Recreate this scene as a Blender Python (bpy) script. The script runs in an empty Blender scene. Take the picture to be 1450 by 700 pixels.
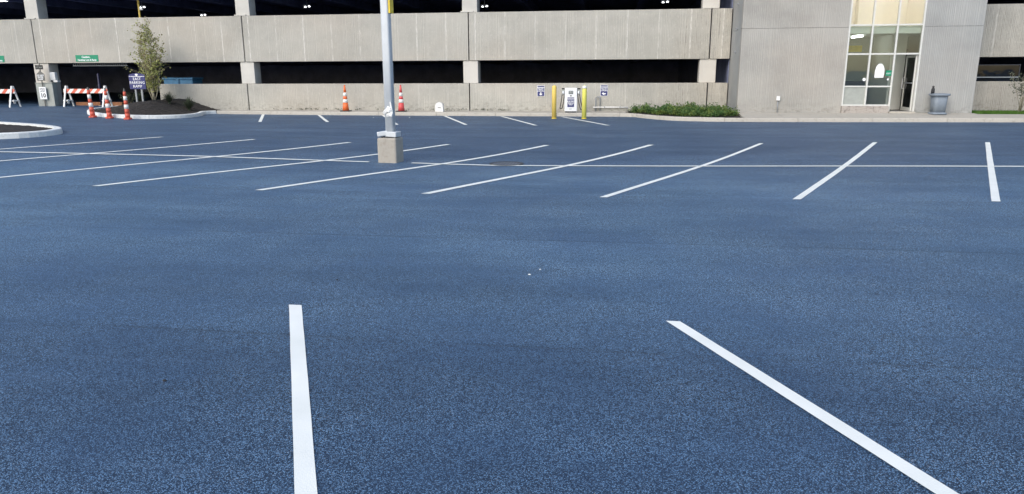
import bpy, math, random
from mathutils import Vector, Matrix
random.seed(7)
R = math.radians
sc = bpy.context.scene
col = sc.collection

# ---------------------------------------------------------------- camera, sky, sun, exposure
cd = bpy.data.cameras.new('camera'); cam = bpy.data.objects.new('camera', cd); col.objects.link(cam)
cd.sensor_width = 36.0; cd.lens = 36.0 * 1021.72 / 1450.0
cd.clip_start = 0.05; cd.clip_end = 2000
cam.matrix_world = (Matrix.Translation((0, 0, 1.6)) @ Matrix.Rotation(0.1399, 4, 'Z')
                    @ Matrix.Rotation(math.pi / 2 - 0.2364, 4, 'X') @ Matrix.Rotation(-0.0041, 4, 'Z'))
sc.camera = cam
sc.render.resolution_x = 1024; sc.render.resolution_y = 494

SUN_EL, SUN_AZ = R(38), R(205)          # azimuth clockwise from +Y: behind the camera, a little to the left
w = bpy.data.worlds.new('World'); sc.world = w; w.use_nodes = True
nt = w.node_tree; bg = nt.nodes['Background']
sky = nt.nodes.new('ShaderNodeTexSky'); sky.sky_type = 'NISHITA'; sky.sun_disc = False
sky.sun_elevation = SUN_EL; sky.sun_rotation = SUN_AZ
sky.air_density = 1.0; sky.dust_density = 1.5; sky.ozone_density = 1.0
nt.links.new(sky.outputs[0], bg.inputs[0]); bg.inputs[1].default_value = 0.15
sl = bpy.data.lights.new('sun', 'SUN'); sl.energy = 1.4; sl.angle = R(50); sl.color = (1.0, 0.93, 0.83)
so = bpy.data.objects.new('sun', sl); col.objects.link(so)
sd = Vector((math.sin(SUN_AZ) * math.cos(SUN_EL), math.cos(SUN_AZ) * math.cos(SUN_EL), math.sin(SUN_EL)))
so.rotation_euler = sd.to_track_quat('Z', 'Y').to_euler(); so.location = sd * 50
sc.view_settings.view_transform = 'Standard'; sc.view_settings.look = 'None'
sc.view_settings.exposure = 0.58; sc.view_settings.gamma = 1

# ---------------------------------------------------------------- terrain height of the lot
def S(t):
    t = max(0.0, min(1.0, t)); return t * t * (3 - 2 * t)
def hz(x, y):
    return (-0.11 * math.exp(-((x + 2.3) / 7) ** 2 - ((y - 15) / 4.5) ** 2)
            + 0.28 * S((-x - 15) / 8) * S((y - 19) / 8))

# ---------------------------------------------------------------- materials
class NT:
    def __init__(s, name):
        s.m = bpy.data.materials.new(name); s.m.use_nodes = True
        s.t = s.m.node_tree; s.b = s.t.nodes['Principled BSDF']
    def n(s, typ, **kw):
        o = s.t.nodes.new(typ)
        for k, v in kw.items():
            if k.startswith('_'): o.inputs[k[1:].replace('_', ' ')].default_value = v
            else: setattr(o, k, v)
        return o
    def l(s, a, b): s.t.links.new(a, b)
    def val(s, op, a, b=None, clamp=False):
        o = s.n('ShaderNodeMath', operation=op, use_clamp=clamp)
        for i, v in enumerate((a, b)):
            if v is None: continue
            if isinstance(v, (int, float)): o.inputs[i].default_value = v
            else: s.l(v, o.inputs[i])
        return o.outputs[0]
    def mix(s, f, a, b, mode='MIX'):
        o = s.n('ShaderNodeMix', data_type='RGBA', blend_type=mode)
        for i, v in ((0, f), (6, a), (7, b)):
            if isinstance(v, (int, float)): o.inputs[i].default_value = v
            elif isinstance(v, tuple): o.inputs[i].default_value = (*v, 1) if len(v) == 3 else v
            else: s.l(v, o.inputs[i])
        return o.outputs[2]
    def noise(s, vec, scale, detail=4, rough=.55, dist=0):
        o = s.n('ShaderNodeTexNoise'); o.inputs['Scale'].default_value = scale
        o.inputs['Detail'].default_value = detail; o.inputs['Roughness'].default_value = rough
        o.inputs['Distortion'].default_value = dist
        s.l(vec, o.inputs['Vector']); return o.outputs['Fac']
    def ramp(s, f, lo, hi, a=0., b=1.):
        o = s.n('ShaderNodeMapRange'); o.inputs[1].default_value = lo; o.inputs[2].default_value = hi
        o.inputs[3].default_value = a; o.inputs[4].default_value = b; s.l(f, o.inputs[0]); return o.outputs[0]
    def scaled(s, vec, sx, sy, sz):
        o = s.n('ShaderNodeMapping'); o.inputs['Scale'].default_value = (sx, sy, sz); s.l(vec, o.inputs['Vector']); return o.outputs[0]
    def pos(s): return s.n('ShaderNodeNewGeometry').outputs['Position']
    def obj(s): return s.n('ShaderNodeTexCoord').outputs['Object']
    def bump(s, h, strength, dist=.01):
        o = s.n('ShaderNodeBump'); o.inputs['Strength'].default_value = strength; o.inputs['Distance'].default_value = dist
        s.l(h, o.inputs['Height']); s.l(o.outputs[0], s.b.inputs['Normal'])

def simple(name, c, rough=.6, metal=0., var=.12, scale=8., bump=0., spec=.5):
    k = NT(name); v = k.obj()
    n1 = k.noise(v, scale, 5); n2 = k.noise(v, scale * 6, 3)
    f = k.val('ADD', k.val('MULTIPLY', n1, .7), k.val('MULTIPLY', n2, .3))
    lo = tuple(x * (1 - var) for x in c); hi = tuple(min(1, x * (1 + var)) for x in c)
    k.l(k.mix(k.ramp(f, .3, .7), lo, hi), k.b.inputs['Base Color'])
    k.b.inputs['Roughness'].default_value = rough; k.b.inputs['Metallic'].default_value = metal
    k.b.inputs['Specular IOR Level'].default_value = spec
    if bump: k.bump(n2, bump, .01)
    return k.m

def glow(name, c, s):
    k = NT(name); k.b.inputs['Base Color'].default_value = (*c, 1)
    k.b.inputs['Emission Color'].default_value = (*c, 1); k.b.inputs['Emission Strength'].default_value = s
    return k.m

def asphalt():
    k = NT('asphalt'); p = k.pos()
    sep = k.n('ShaderNodeSeparateXYZ'); k.l(p, sep.inputs[0])
    x, y = sep.outputs[0], sep.outputs[1]
    big = k.noise(k.scaled(p, .25, .55, 1), 1.0, 4, .6)
    streak = k.noise(k.scaled(p, .18, 1.6, 1), 1.0, 5, .6, .3)
    # paving lanes, 3.1 m wide, running along the building
    yy = k.val('ADD', y, k.val('MULTIPLY', x, .004))
    wob = k.noise(k.scaled(p, .35, .35, 1), 1.0, 3)
    yy = k.val('ADD', yy, k.val('MULTIPLY', wob, .10))
    lane = k.val('DIVIDE', k.val('ADD', yy, -4.10), 2.85)
    fl = k.val('FLOOR', lane); fr = k.val('FRACT', lane)
    wn = k.n('ShaderNodeTexWhiteNoise', noise_dimensions='1D'); k.l(fl, wn.inputs['W'])
    seam = k.val('SUBTRACT', 1, k.ramp(k.val('MINIMUM', fr, k.val('SUBTRACT', 1, fr)), 0, .009))
    seam = k.val('MULTIPLY', seam, k.ramp(k.noise(p, .5, 3), .38, .52))
    # aggregate
    v1 = k.n('ShaderNodeTexVoronoi', feature='F1'); v1.inputs['Scale'].default_value = 165; k.l(p, v1.inputs['Vector'])
    v1.inputs['Randomness'].default_value = 1.
    cs = k.n('ShaderNodeSeparateColor'); k.l(v1.outputs['Color'], cs.inputs[0])
    v2 = k.n('ShaderNodeTexVoronoi', feature='F1'); v2.inputs['Scale'].default_value = 260; k.l(p, v2.inputs['Vector'])
    cs2 = k.n('ShaderNodeSeparateColor'); k.l(v2.outputs['Color'], cs2.inputs[0])
    stone = k.val('MULTIPLY', k.ramp(v1.outputs['Distance'], .25, .65, 1, 0), cs.outputs[0])
    grain = k.val('ADD', k.val('MULTIPLY', stone, .75), k.val('MULTIPLY', cs2.outputs[0], .25))
    patch = k.noise(p, .8, 4, .6)
    fine = k.noise(p, 240, 2)
    tone = k.val('ADD', k.val('MULTIPLY', big, .5), k.val('MULTIPLY', streak, .5))
    c = k.mix(k.ramp(tone, .38, .62), (.044, .096, .178), (.062, .132, .240))
    c = k.mix(.22, c, k.mix(wn.outputs['Value'], (.038, .074, .13), (.078, .150, .25)))
    lo = k.mix(k.ramp(patch, .35, .65), (.30, .33, .38), (.10, .12, .15))
    hi = k.mix(k.ramp(patch, .35, .65), (2.1, 1.98, 1.88), (4.2, 3.6, 3.1))
    c = k.mix(1.0, c, k.mix(k.ramp(grain, .16, .68), lo, hi), 'MULTIPLY')
    # vignette: brighter middle painted into the asphalt colour between the two rows of stalls
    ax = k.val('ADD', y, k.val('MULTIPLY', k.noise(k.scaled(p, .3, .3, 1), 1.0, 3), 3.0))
    mid_light = k.val('MULTIPLY', k.ramp(ax, 5.2, 8.6), k.ramp(ax, 16.5, 12.5))
    mid_light = k.val('MULTIPLY', mid_light, k.ramp(k.noise(k.scaled(p, .16, .3, 1), 1.0, 3), .32, .58, .45, 1.))
    c = k.mix(k.val('MULTIPLY', mid_light, .95), c, k.mix(1.0, c, (1.62, 1.56, 1.42), 'MULTIPLY'))
    # pale chips and dark bits
    chips = k.val('MULTIPLY', k.ramp(cs.outputs[1], .975, .985), k.ramp(patch, .45, .6, .1, .8))
    c = k.mix(k.val('MULTIPLY', chips, .6), c, (.36, .42, .50))
    c = k.mix(k.val('MULTIPLY', seam, .42), c, (.012, .016, .022))
    stain = k.ramp(k.noise(k.scaled(p, .5, .9, 1), 1.3, 4, .7), .60, .72)
    c = k.mix(k.val('MULTIPLY', stain, .25), c, (.022, .036, .062))
    pale = k.ramp(k.noise(k.scaled(p, .22, 2.2, 1), 1.7, 4, .7), .58, .74)
    c = k.mix(k.val('MULTIPLY', pale, .22), c, (.105, .17, .27))
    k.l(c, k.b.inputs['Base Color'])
    k.l(k.ramp(tone, .3, .7, .62, .5), k.b.inputs['Roughness'])
    k.b.inputs['Specular IOR Level'].default_value = .42
    h = k.val('ADD', grain, k.val('MULTIPLY', fine, .4))
    h = k.val('SUBTRACT', h, k.val('MULTIPLY', seam, 1.5))
    k.bump(h, .55, .004)
    return k.m

def concrete(name, base, ribs=True, drips=True, rough_end=False, tint=(1, 1, 1), pitch=.052, amt=1.):
    k = NT(name); p = k.pos()
    sep = k.n('ShaderNodeSeparateXYZ'); k.l(p, sep.inputs[0])
    xx = k.val('ADD', sep.outputs[0], sep.outputs[1]); z = sep.outputs[2]
    xx = k.val('ADD', xx, k.val('MULTIPLY', k.noise(k.scaled(p, 1.7, 1.7, .02), 1.0, 3), .55))
    cloud = k.noise(k.scaled(p, .6, .6, .9), 1.0, 5, .6)
    spots = k.noise(k.scaled(p, 22, 22, 7), 1.0, 3, .65)
    speck = k.noise(k.scaled(p, 34, 34, 24), 1.0, 3, .7)
    streak = k.noise(k.scaled(p, 3.2, 3.2, .35), 1.0, 4, .65)
    b = base
    c = k.mix(k.ramp(cloud, .35, .65), tuple(v * .88 for v in b), tuple(v * 1.08 for v in b))
    warm = k.noise(k.scaled(p, .25, .25, .3), 1.0, 2)
    c = k.mix(k.val('MULTIPLY', k.ramp(warm, .45, .65), .35), c, (b[0] * 1.10, b[1] * 1.0, b[2] * .93))
    c = k.mix(k.val('MULTIPLY', k.ramp(streak, .54, .74), .20 * amt), c, tuple(min(.7, v * 1.25) for v in b))
    c = k.mix(k.val('MULTIPLY', k.ramp(streak, .46, .25), .10 * amt), c, tuple(v * .72 for v in b))
    h = k.val('MULTIPLY', spots, .5)
    if ribs:
        fr = k.val('FRACT', k.val('DIVIDE', k.val('ADD', xx, k.val('MULTIPLY', spots, .012)), pitch))
        rib = k.val('ABSOLUTE', k.val('SUBTRACT', fr, .5))         # 0..0.5
        groove = k.ramp(rib, .30, .48)
        brk = k.ramp(k.noise(k.scaled(p, 9, 9, 3.2), 1.0, 3, .7), .42, .60)
        f = k.val('MULTIPLY', groove, k.ramp(brk, 0, 1, .08, 1.15))
        f = k.val('MULTIPLY', f, .13 * amt)
        if rough_end:
            re = k.val('ADD', k.ramp(sep.outputs[0], 1.0, 3.6, 0., 4.5), k.ramp(k.noise(k.scaled(p, .28, .28, .5), 1.0, 3), .5, .66, .6, 2.4)); f = k.val('MULTIPLY', f, re, clamp=True)
        c = k.mix(f, c, tuple(v * .38 for v in b))
        h = k.val('SUBTRACT', h, k.val('MULTIPLY', groove, 1.2))
    pits = k.ramp(speck, .60, .70)
    if rough_end: pits = k.val('MULTIPLY', pits, k.val('ADD', k.ramp(sep.outputs[0], 1.6, 4.0, 0., 1.2), k.ramp(k.noise(k.scaled(p, .28, .28, .5), 1.0, 3), .48, .64, .35, 1.3)))
    c = k.mix(k.val('MULTIPLY', pits, .5 * amt, clamp=True), c, tuple(v * .42 for v in b))
    c = k.mix(k.val('MULTIPLY', k.ramp(spots, .57, .70), .40 * amt), c, tuple(min(.75, v * 1.5) for v in b))
    if drips:
        xd = k.val('ADD', k.val('DIVIDE', k.val('ADD', sep.outputs[0], k.val('MULTIPLY', k.noise(k.scaled(p, .0, .0, 2.0), 1.0, 3), .12)), 1.187), .12)
        d = k.val('ABSOLUTE', k.val('SUBTRACT', k.val('FRACT', xd), .5))
        line = k.val('MULTIPLY', k.ramp(d, .007, .028, 1, 0), k.ramp(z, 1.3, 2.0, .3, 1.))
        cell = k.n('ShaderNodeTexWhiteNoise', noise_dimensions='1D'); k.l(k.val('FLOOR', xd), cell.inputs['W'])
        line = k.val('MULTIPLY', line, k.ramp(cell.outputs['Value'], .0, .8, .45, 1.0))
        line = k.val('MULTIPLY', line, k.ramp(k.noise(k.scaled(p, 1.2, 1.2, 2.2), 1.0, 4, .7), .36, .56))
        c = k.mix(k.val('MULTIPLY', line, .8), c, (.70, .68, .63))
    dirt = k.val('MULTIPLY', k.ramp(z, .62, .15), k.ramp(k.noise(k.scaled(p, 5, 5, 9), 1.0, 4, .7), .48, .66))
    c = k.mix(k.val('MULTIPLY', dirt, .55), c, (.13, .125, .10))
    c = k.mix(1.0, c, tint, 'MULTIPLY')
    k.l(c, k.b.inputs['Base Color']); k.b.inputs['Roughness'].default_value = .9
    k.b.inputs['Specular IOR Level'].default_value = .25
    k.bump(h, .55, .008)
    return k.m

def kerb_mat(name, c0, worn, amount):
    k = NT(name); p = k.pos()
    n = k.noise(p, 9, 5, .7); n2 = k.noise(p, 45, 3, .6); n3 = k.noise(k.scaled(p, .8, .8, 1), 1.0, 3)
    c = k.mix(k.ramp(n3, .3, .7), tuple(v * .88 for v in c0), c0)
    c = k.mix(k.val('MULTIPLY', k.ramp(n, .52, .68), amount), c, worn)
    c = k.mix(k.val('MULTIPLY', k.ramp(n2, .58, .7), amount), c, tuple(v * .5 for v in worn))
    k.l(c, k.b.inputs['Base Color']); k.b.inputs['Roughness'].default_value = .85
    k.bump(n2, .4, .008); return k.m

def stripe_paint():
    k = NT('road_paint'); p = k.pos()
    n = k.noise(p, 120, 3, .7); n2 = k.noise(p, 2.5, 3)
    c = k.mix(k.ramp(n2, .3, .7), (.80, .82, .76), (.90, .91, .85))
    c = k.mix(k.val('MULTIPLY', k.ramp(n, .66, .76), .5), c, (.25, .28, .31))
    k.l(c, k.b.inputs['Base Color']); k.b.inputs['Roughness'].default_value = .6; k.bump(n, .4, .003); return k.m

def barricade_stripe():
    k = NT('striped_sheeting'); o = k.obj(); s = k.n('ShaderNodeSeparateXYZ'); k.l(o, s.inputs[0])
    f = k.val('FRACT', k.val('DIVIDE', k.val('SUBTRACT', s.outputs[0], s.outputs[2]), .36))
    st = k.val('GREATER_THAN', f, .5)
    n = k.noise(o, 14, 4)
    c = k.mix(st, (.80, .78, .74), (.68, .13, .07)); c = k.mix(k.ramp(n, .5, .8, 0, .3), c, (.42, .36, .32))
    k.l(c, k.b.inputs['Base Color']); k.b.inputs['Roughness'].default_value = .5; return k.m

def leaf_mat(name, a, b, c3=None):
    k = NT(name); p = k.pos(); n = k.noise(p, 26, 2); n2 = k.noise(p, 3.5, 2)
    c = k.mix(k.ramp(n, .35, .65), a, b)
    if c3: c = k.mix(k.ramp(n2, .48, .62), c, c3)
    k.l(c, k.b.inputs['Base Color']); k.b.inputs['Roughness'].default_value = .6
    k.b.inputs['Specular IOR Level'].default_value = .3
    tr = k.n('ShaderNodeBsdfTranslucent'); k.l(c, tr.inputs[0])
    mx = k.n('ShaderNodeMixShader'); mx.inputs[0].default_value = .3
    k.l(k.b.outputs[0], mx.inputs[1]); k.l(tr.outputs[0], mx.inputs[2])
    k.l(mx.outputs[0], k.t.nodes['Material Output'].inputs[0]); return k.m

def glass_mat(name, tint):
    k = NT(name); t = k.n('ShaderNodeBsdfTransparent'); t.inputs[0].default_value = (*tint, 1)
    g = k.n('ShaderNodeBsdfGlossy'); g.inputs['Roughness'].default_value = .02
    n = k.noise(k.obj(), 1.2, 2); bb = k.n('ShaderNodeBump'); bb.inputs['Strength'].default_value = .06; bb.inputs['Distance'].default_value = .05
    k.l(n, bb.inputs['Height']); k.l(bb.outputs[0], g.inputs['Normal'])
    fr = k.n('ShaderNodeFresnel'); fr.inputs[0].default_value = 1.5
    mx = k.n('ShaderNodeMixShader'); k.l(k.val('MULTIPLY', fr.outputs[0], 1.6, clamp=True), mx.inputs[0])
    k.l(t.outputs[0], mx.inputs[1]); k.l(g.outputs[0], mx.inputs[2])
    k.l(mx.outputs[0], k.t.nodes['Material Output'].inputs[0]); return k.m

M = dict(
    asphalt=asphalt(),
    panel=concrete('fluted_concrete', (.432, .418, .372), True, True, True),
    tower=concrete('tower_concrete', (.385, .372, .340), True, False, False, pitch=.06, amt=.45),
    tower_smooth=concrete('tower_smooth_concrete', (.350, .358, .348), True, False, False, pitch=.06, amt=.22),
    column=concrete('column_concrete', (.56, .545, .50), False, False, amt=.4),
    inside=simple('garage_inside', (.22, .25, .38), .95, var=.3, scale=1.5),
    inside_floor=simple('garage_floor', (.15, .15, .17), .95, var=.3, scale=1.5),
    kerb=kerb_mat('kerb_concrete', (.50, .47, .41), (.28, .25, .20), .55),
    kerb_white=kerb_mat('kerb_white_paint', (.80, .82, .80), (.48, .47, .43), .45),
    pave=kerb_mat('pavement_concrete', (.46, .43, .37), (.27, .25, .20), .35),
    block=kerb_mat('lamp_base_concrete', (.40, .37, .32), (.23, .20, .16), .35),
    sill=kerb_mat('exposed_aggregate', (.42, .38, .34), (.14, .12, .11), .9),
    paint=stripe_paint(),
    mulch=simple('mulch', (.028, .024, .021), .95, var=.7, scale=14, bump=1.0),
    grass=leaf_mat('grass_blades', (.06, .15, .02), (.11, .22, .035)),
    shrub=leaf_mat('shrub_leaves', (.04, .10, .03), (.13, .23, .07), (.19, .25, .06)),
    tree=leaf_mat('tree_leaves', (.27, .33, .09), (.50, .50, .20), (.28, .23, .13)),
    darkplant=leaf_mat('clump_blades', (.045, .06, .04), (.10, .12, .075)),
    greyplant=leaf_mat('grey_leaves', (.10, .12, .085), (.17, .19, .14)),
    bark=simple('pale_bark', (.34, .31, .23), .9, var=.35, scale=20),
    white=simple('white_enamel', (.78, .79, .80), .35, var=.04),
    plastic=simple('white_plastic', (.74, .74, .72), .55, var=.08, scale=12),
    pole=simple('galvanised_pole', (.56, .59, .61), .45, metal=.1, var=.09, scale=3),
    steel=simple('grey_steel', (.30, .32, .34), .5, metal=.4, var=.15),
    frame=simple('window_frame', (.66, .66, .62), .4, metal=.15, var=.08),
    black=simple('black_rubber', (.012, .012, .014), .55, var=.3),
    dark=simple('dark_plastic', (.045, .047, .055), .4, var=.2),
    iron=simple('cast_iron', (.03, .033, .038), .5, metal=.5, var=.3, scale=20),
    grate=simple('worn_grate_iron', (.11, .13, .16), .5, metal=.3, var=.3, scale=20),
    orange=simple('cone_orange', (.62, .11, .065), .5, var=.16, scale=9),
    orange2=simple('cone_bright_orange', (.80, .16, .04), .5, var=.14, scale=9),
    pinkred=simple('cone_faded_red', (.68, .09, .09), .5, var=.14, scale=9),
    reflect=simple('white_band', (.80, .80, .76), .45, var=.08, scale=14),
    yellow=simple('yellow_sleeve', (.82, .60, .14), .45, var=.06, scale=4),
    yellowgreen=simple('yellow_green_sleeve', (.78, .74, .15), .45, var=.06, scale=4),
    yellow2=simple('yellow_paint', (.75, .55, .04), .5, var=.15, scale=10),
    navy=simple('navy_sheeting', (.030, .034, .145), .45, var=.1),
    darknavy=simple('dark_navy_paint', (.012, .014, .045), .5, var=.1),
    green=simple('green_sheeting', (.0, .24, .125), .4, var=.08),
    letter=simple('white_lettering', (.84, .85, .86), .5, var=.02),
    blackletter=simple('black_lettering', (.02, .02, .02), .5, var=.02),
    greysign=simple('grey_sign', (.13, .13, .12), .5, var=.1),
    blue=simple('blue_plastic', (.08, .27, .48), .5, var=.18, scale=5),
    bin=simple('bin_plastic', (.20, .235, .275), .55, var=.10, scale=9),
    cabinet=simple('cabinet_grey', (.34, .36, .33), .6, var=.14, scale=6),
    orangebrown=simple('brown_kerb', (.30, .13, .06), .85, var=.3, scale=9),
    glass=glass_mat('lobby_glass', (.90, .945, .915)),
    glass_clear=glass_mat('upper_glass', (.97, .975, .96)),
    glass_dark=glass_mat('dark_glass', (.22, .24, .26)),
    cream=simple('cream_plaster', (.74, .69, .60), .9, var=.04, scale=1.5),
    lobbywall=simple('lobby_wall', (.34, .36, .32), .9, var=.06, scale=1.5),
    lobbyfloor=simple('lobby_floor', (.16, .15, .15), .5, var=.1),
    bulkhead=simple('white_bulkhead', (.72, .72, .68), .8, var=.03),
    barstripe=barricade_stripe(),
    screen=simple('charger_screen', (.10, .12, .115), .25, var=.1),
    lamp=glow('lamp_glow', (.95, .97, 1.0), 2.2),
    roomlamp=glow('room_lamp_glow', (1.0, .94, .84), 24.0),
    tube=glow('tube_glow', (.92, .94, .92), 7),
)

# ---------------------------------------------------------------- mesh helpers
class MB:
    def __init__(s): s.v = []; s.f = []; s.sm = []
    def add(s, vs, fs, smooth=False):
        o = len(s.v); s.v += [tuple(v) for v in vs]; s.f += [tuple(i + o for i in f) for f in fs]; s.sm += [smooth] * len(fs); return s
    def box(s, x0, x1, y0, y1, z0, z1, rot=None, c=None):
        vs = [(x, y, z) for z in (z0, z1) for y in (y0, y1) for x in (x0, x1)]
        if rot is not None:
            cc = Vector(c) if c is not None else Vector(((x0 + x1) / 2, (y0 + y1) / 2, (z0 + z1) / 2))
            vs = [tuple(cc + rot @ (Vector(v) - cc)) for v in vs]
        return s.add(vs, [(0, 2, 3, 1), (4, 5, 7, 6), (0, 1, 5, 4), (2, 6, 7, 3), (0, 4, 6, 2), (1, 3, 7, 5)])
    def lathe(s, prof, n=20, cx=0, cy=0, smooth=True, sq=None, rot=0.):
        vs = []; fs = []
        for r, z in prof:
            for i in range(n):
                a = 2 * math.pi * i / n + rot
                k = 1.
                if sq:                                   # rounded square section
                    k = 1 / (abs(math.cos(a)) ** sq + abs(math.sin(a)) ** sq) ** (1 / sq)
                vs.append((cx + r * k * math.cos(a), cy + r * k * math.sin(a), z))
        for j in range(len(prof) - 1):
            for i in range(n):
                fs.append((j * n + i, j * n + (i + 1) % n, (j + 1) * n + (i + 1) % n, (j + 1) * n + i))
        fs2 = [tuple(range(n))[::-1], tuple((len(prof) - 1) * n + i for i in range(n))]
        s.add(vs, fs, smooth); o = len(s.v) - len(vs)
        for f in fs2: s.f.append(tuple(i + o for i in f)); s.sm.append(False)
        return s
    def tube(s, pts, rad, n=7, smooth=True):
        pts = [Vector(p) for p in pts]; m = len(pts)
        rad = [rad] * m if isinstance(rad, (int, float)) else rad
        vs = []; fs = []
        for i, p in enumerate(pts):
            t = (pts[min(i + 1, m - 1)] - pts[max(i - 1, 0)]).normalized()
            a = t.cross(Vector((0, 0, 1)) if abs(t.z) < .9 else Vector((1, 0, 0))).normalized(); b = t.cross(a)
            for j in range(n):
                q = 2 * math.pi * j / n; vs.append(p + (a * math.cos(q) + b * math.sin(q)) * rad[i])
        for i in range(m - 1):
            for j in range(n):
                fs.append((i * n + j, i * n + (j + 1) % n, (i + 1) * n + (j + 1) % n, (i + 1) * n + j))
        fs += [tuple(range(n))[::-1], tuple((m - 1) * n + j for j in range(n))]
        return s.add(vs, fs, smooth)
    def prism(s, poly, y0, y1):                          # polygon in x,z extruded along y
        n = len(poly); vs = [(x, y0, z) for x, z in poly] + [(x, y1, z) for x, z in poly]
        fs = [tuple(range(n)), tuple(range(n, 2 * n))[::-1]] + [(i, i + n, (i + 1) % n + n, (i + 1) % n) for i in range(n)]
        return s.add(vs, fs)

def link(name, me, mat, parent=None, bevel=0., segs=2):
    o = bpy.data.objects.new(name, me); col.objects.link(o)
    if mat is not None and not me.materials: me.materials.append(mat)
    if parent is not None: o.parent = parent
    if bevel:
        b = o.modifiers.new('bevel', 'BEVEL'); b.width = bevel; b.segments = segs; b.limit_method = 'ANGLE'; b.angle_limit = R(40)
    return o
def root_loc(o):
    v = Vector((0, 0, 0))
    while o is not None: v += o.location; o = o.parent
    return v
def build(name, mb, mat, parent=None, bevel=0., world=False, label=None):
    off = root_loc(parent) if (world and parent is not None) else Vector((0, 0, 0))
    me = bpy.data.meshes.new(name)
    me.from_pydata([tuple(Vector(v) - off) for v in mb.v], [], mb.f)
    me.polygons.foreach_set('use_smooth', mb.sm); me.update()
    o = link(name, me, mat, parent, bevel)
    if label: o['label'] = label
    return o
def tag(o, label, cat, group=None, kind=None):
    o['label'] = label
    if cat: o['category'] = cat
    if group: o['group'] = group
    if kind: o['kind'] = kind
    return o
def thing(name, label, cat, loc=(0, 0, 0), rz=0., group=None):
    o = bpy.data.objects.new(name, None); col.objects.link(o); o.empty_display_size = .2
    o.location = loc; o.rotation_euler = (0, 0, rz); return tag(o, label, cat, group)
def struct(name, mb, mat, label=None):
    o = build(name, mb, mat); o['kind'] = 'structure'
    if label: o['label'] = label
    return o
def copy_tree(o, parent=None):
    c = o.copy(); col.objects.link(c); c.parent = parent
    for ch in [q for q in bpy.data.objects if q.parent == o]: copy_tree(ch, c)
    return c
def text(name, s, size, x, y, z, mat, parent, align='CENTER', bold=0.0, sx=1., space=1.):
    """flat raised lettering facing -Y, its centre line starting at x, base at z"""
    cu = bpy.data.curves.new(name, 'FONT'); cu.body = s; cu.size = size; cu.align_x = align
    cu.extrude = .0015; cu.offset = bold; cu.resolution_u = 2; cu.space_character = space
    t = bpy.data.objects.new(name, cu); col.objects.link(t)
    bpy.context.view_layer.update()
    me = bpy.data.meshes.new_from_object(t.evaluated_get(bpy.context.evaluated_depsgraph_get()))
    bpy.data.objects.remove(t)
    for v in me.vertices: v.co = Vector((x + v.co.x * sx, y - v.co.z, z + v.co.y))
    me.materials.clear()
    return link(name, me, mat, parent)

# ---------------------------------------------------------------- the lot
def axis(lo, hi, dense0, dense1, d, far):
    a = [dense0 + d * i for i in range(int(round((dense1 - dense0) / d)) + 1)]
    left = [lo + (dense0 - lo) * (i / far) for i in range(far)]
    right = [dense1 + (hi - dense1) * ((i + 1) / far) for i in range(far)]
    return left + a + right
xs = axis(-600, 600, -42, 26, .5, 6); ys = axis(-600, 900, -6, 30, .4, 6)
mb = MB(); nx = len(xs)
vs = [(x, y, hz(x, y)) for y in ys for x in xs]
fs = [(j * nx + i, j * nx + i + 1, (j + 1) * nx + i + 1, (j + 1) * nx + i) for j in range(len(ys) - 1) for i in range(nx - 1)]
mb.add(vs, fs, True)
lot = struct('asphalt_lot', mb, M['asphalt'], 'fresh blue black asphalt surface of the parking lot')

def stripe(a, b, wx=.10, wy=0., n=26, lift=.006):
    """painted line from a to b; its ends are cut parallel to the row (width measured along x) or, for wy, along y"""
    mb = MB(); vs = []
    for i in range(n + 1):
        t = i / n; x = a[0] + (b[0] - a[0]) * t; y = a[1] + (b[1] - a[1]) * t
        for sgn in (-1, 1):
            j = random.uniform(-.0014, .0014)
            px, py = x + sgn * (wx / 2 + (j if wx else 0)), y + sgn * (wy / 2 + (j if wy else 0))
            vs.append((px, py, hz(px, py) + lift))
    fs = [(2 * i, 2 * i + 1, 2 * i + 3, 2 * i + 2) for i in range(n)]
    mb.add(vs, fs); return build('painted_stripe', mb, M['paint'], lot)
far = [(8.58, 18.19), (6.08, 18.07), (3.45, 17.78), (.88, 17.47), (-1.58, 17.32), (-3.98, 17.27), (-6.5, 17.31), (-9.15, 17.57), (-11.87, 17.83)]
near = [(4.82, 9.79), (2.38, 9.71), (-.12, 9.62), (-2.57, 9.65), (-5.03, 9.66), (-7.64, 9.71), (-10.1, 9.8), (-12.9, 10.1), (-15.5, 10.6)]
for k in range(9): stripe(far[k], near[k], .105 if k < 3 else .13)
stripe((11.2, 18.3), (7.3, 9.8), .105); stripe((13.8, 18.3), (9.8, 9.8), .105)
mids = [(-14.3, 13.93), (-10.57, 13.88), (-8.35, 13.89), (-4.75, 13.64)]
for a, b in zip(mids, mids[1:]): stripe(a, b, 0, .12, lift=.0095)
mids = [(-3.88, 13.61), (-2.24, 13.42), (-.24, 13.5), (1.68, 13.52), (3.54, 13.55), (7.07, 13.62), (14, 13.8)]
for a, b in zip(mids, mids[1:]): stripe(a, b, 0, .12, lift=.0095)
for a, b in [((-14.2, 28.2), (-12.09, 23.72)), ((-11.72, 27.95), (-9.73, 23.91)), ((-9.0, 27.8), (-6.94, 22.79)),
             ((-6.5, 27.65), (-4.71, 22.98)), ((-4.25, 27.5), (-2.44, 22.86)), ((-1.95, 27.4), (-.19, 23.03))]:
    stripe(a, b, .12)
stripe((-2.21, 4.63), (0.25, -.6), .094); stripe((.42, 4.62), (2.88, -.6), .094)
stripe((-4.85, 4.64), (-2.4, -.6), .094); stripe((3.05, 4.62), (5.5, -.6), .094)

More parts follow.
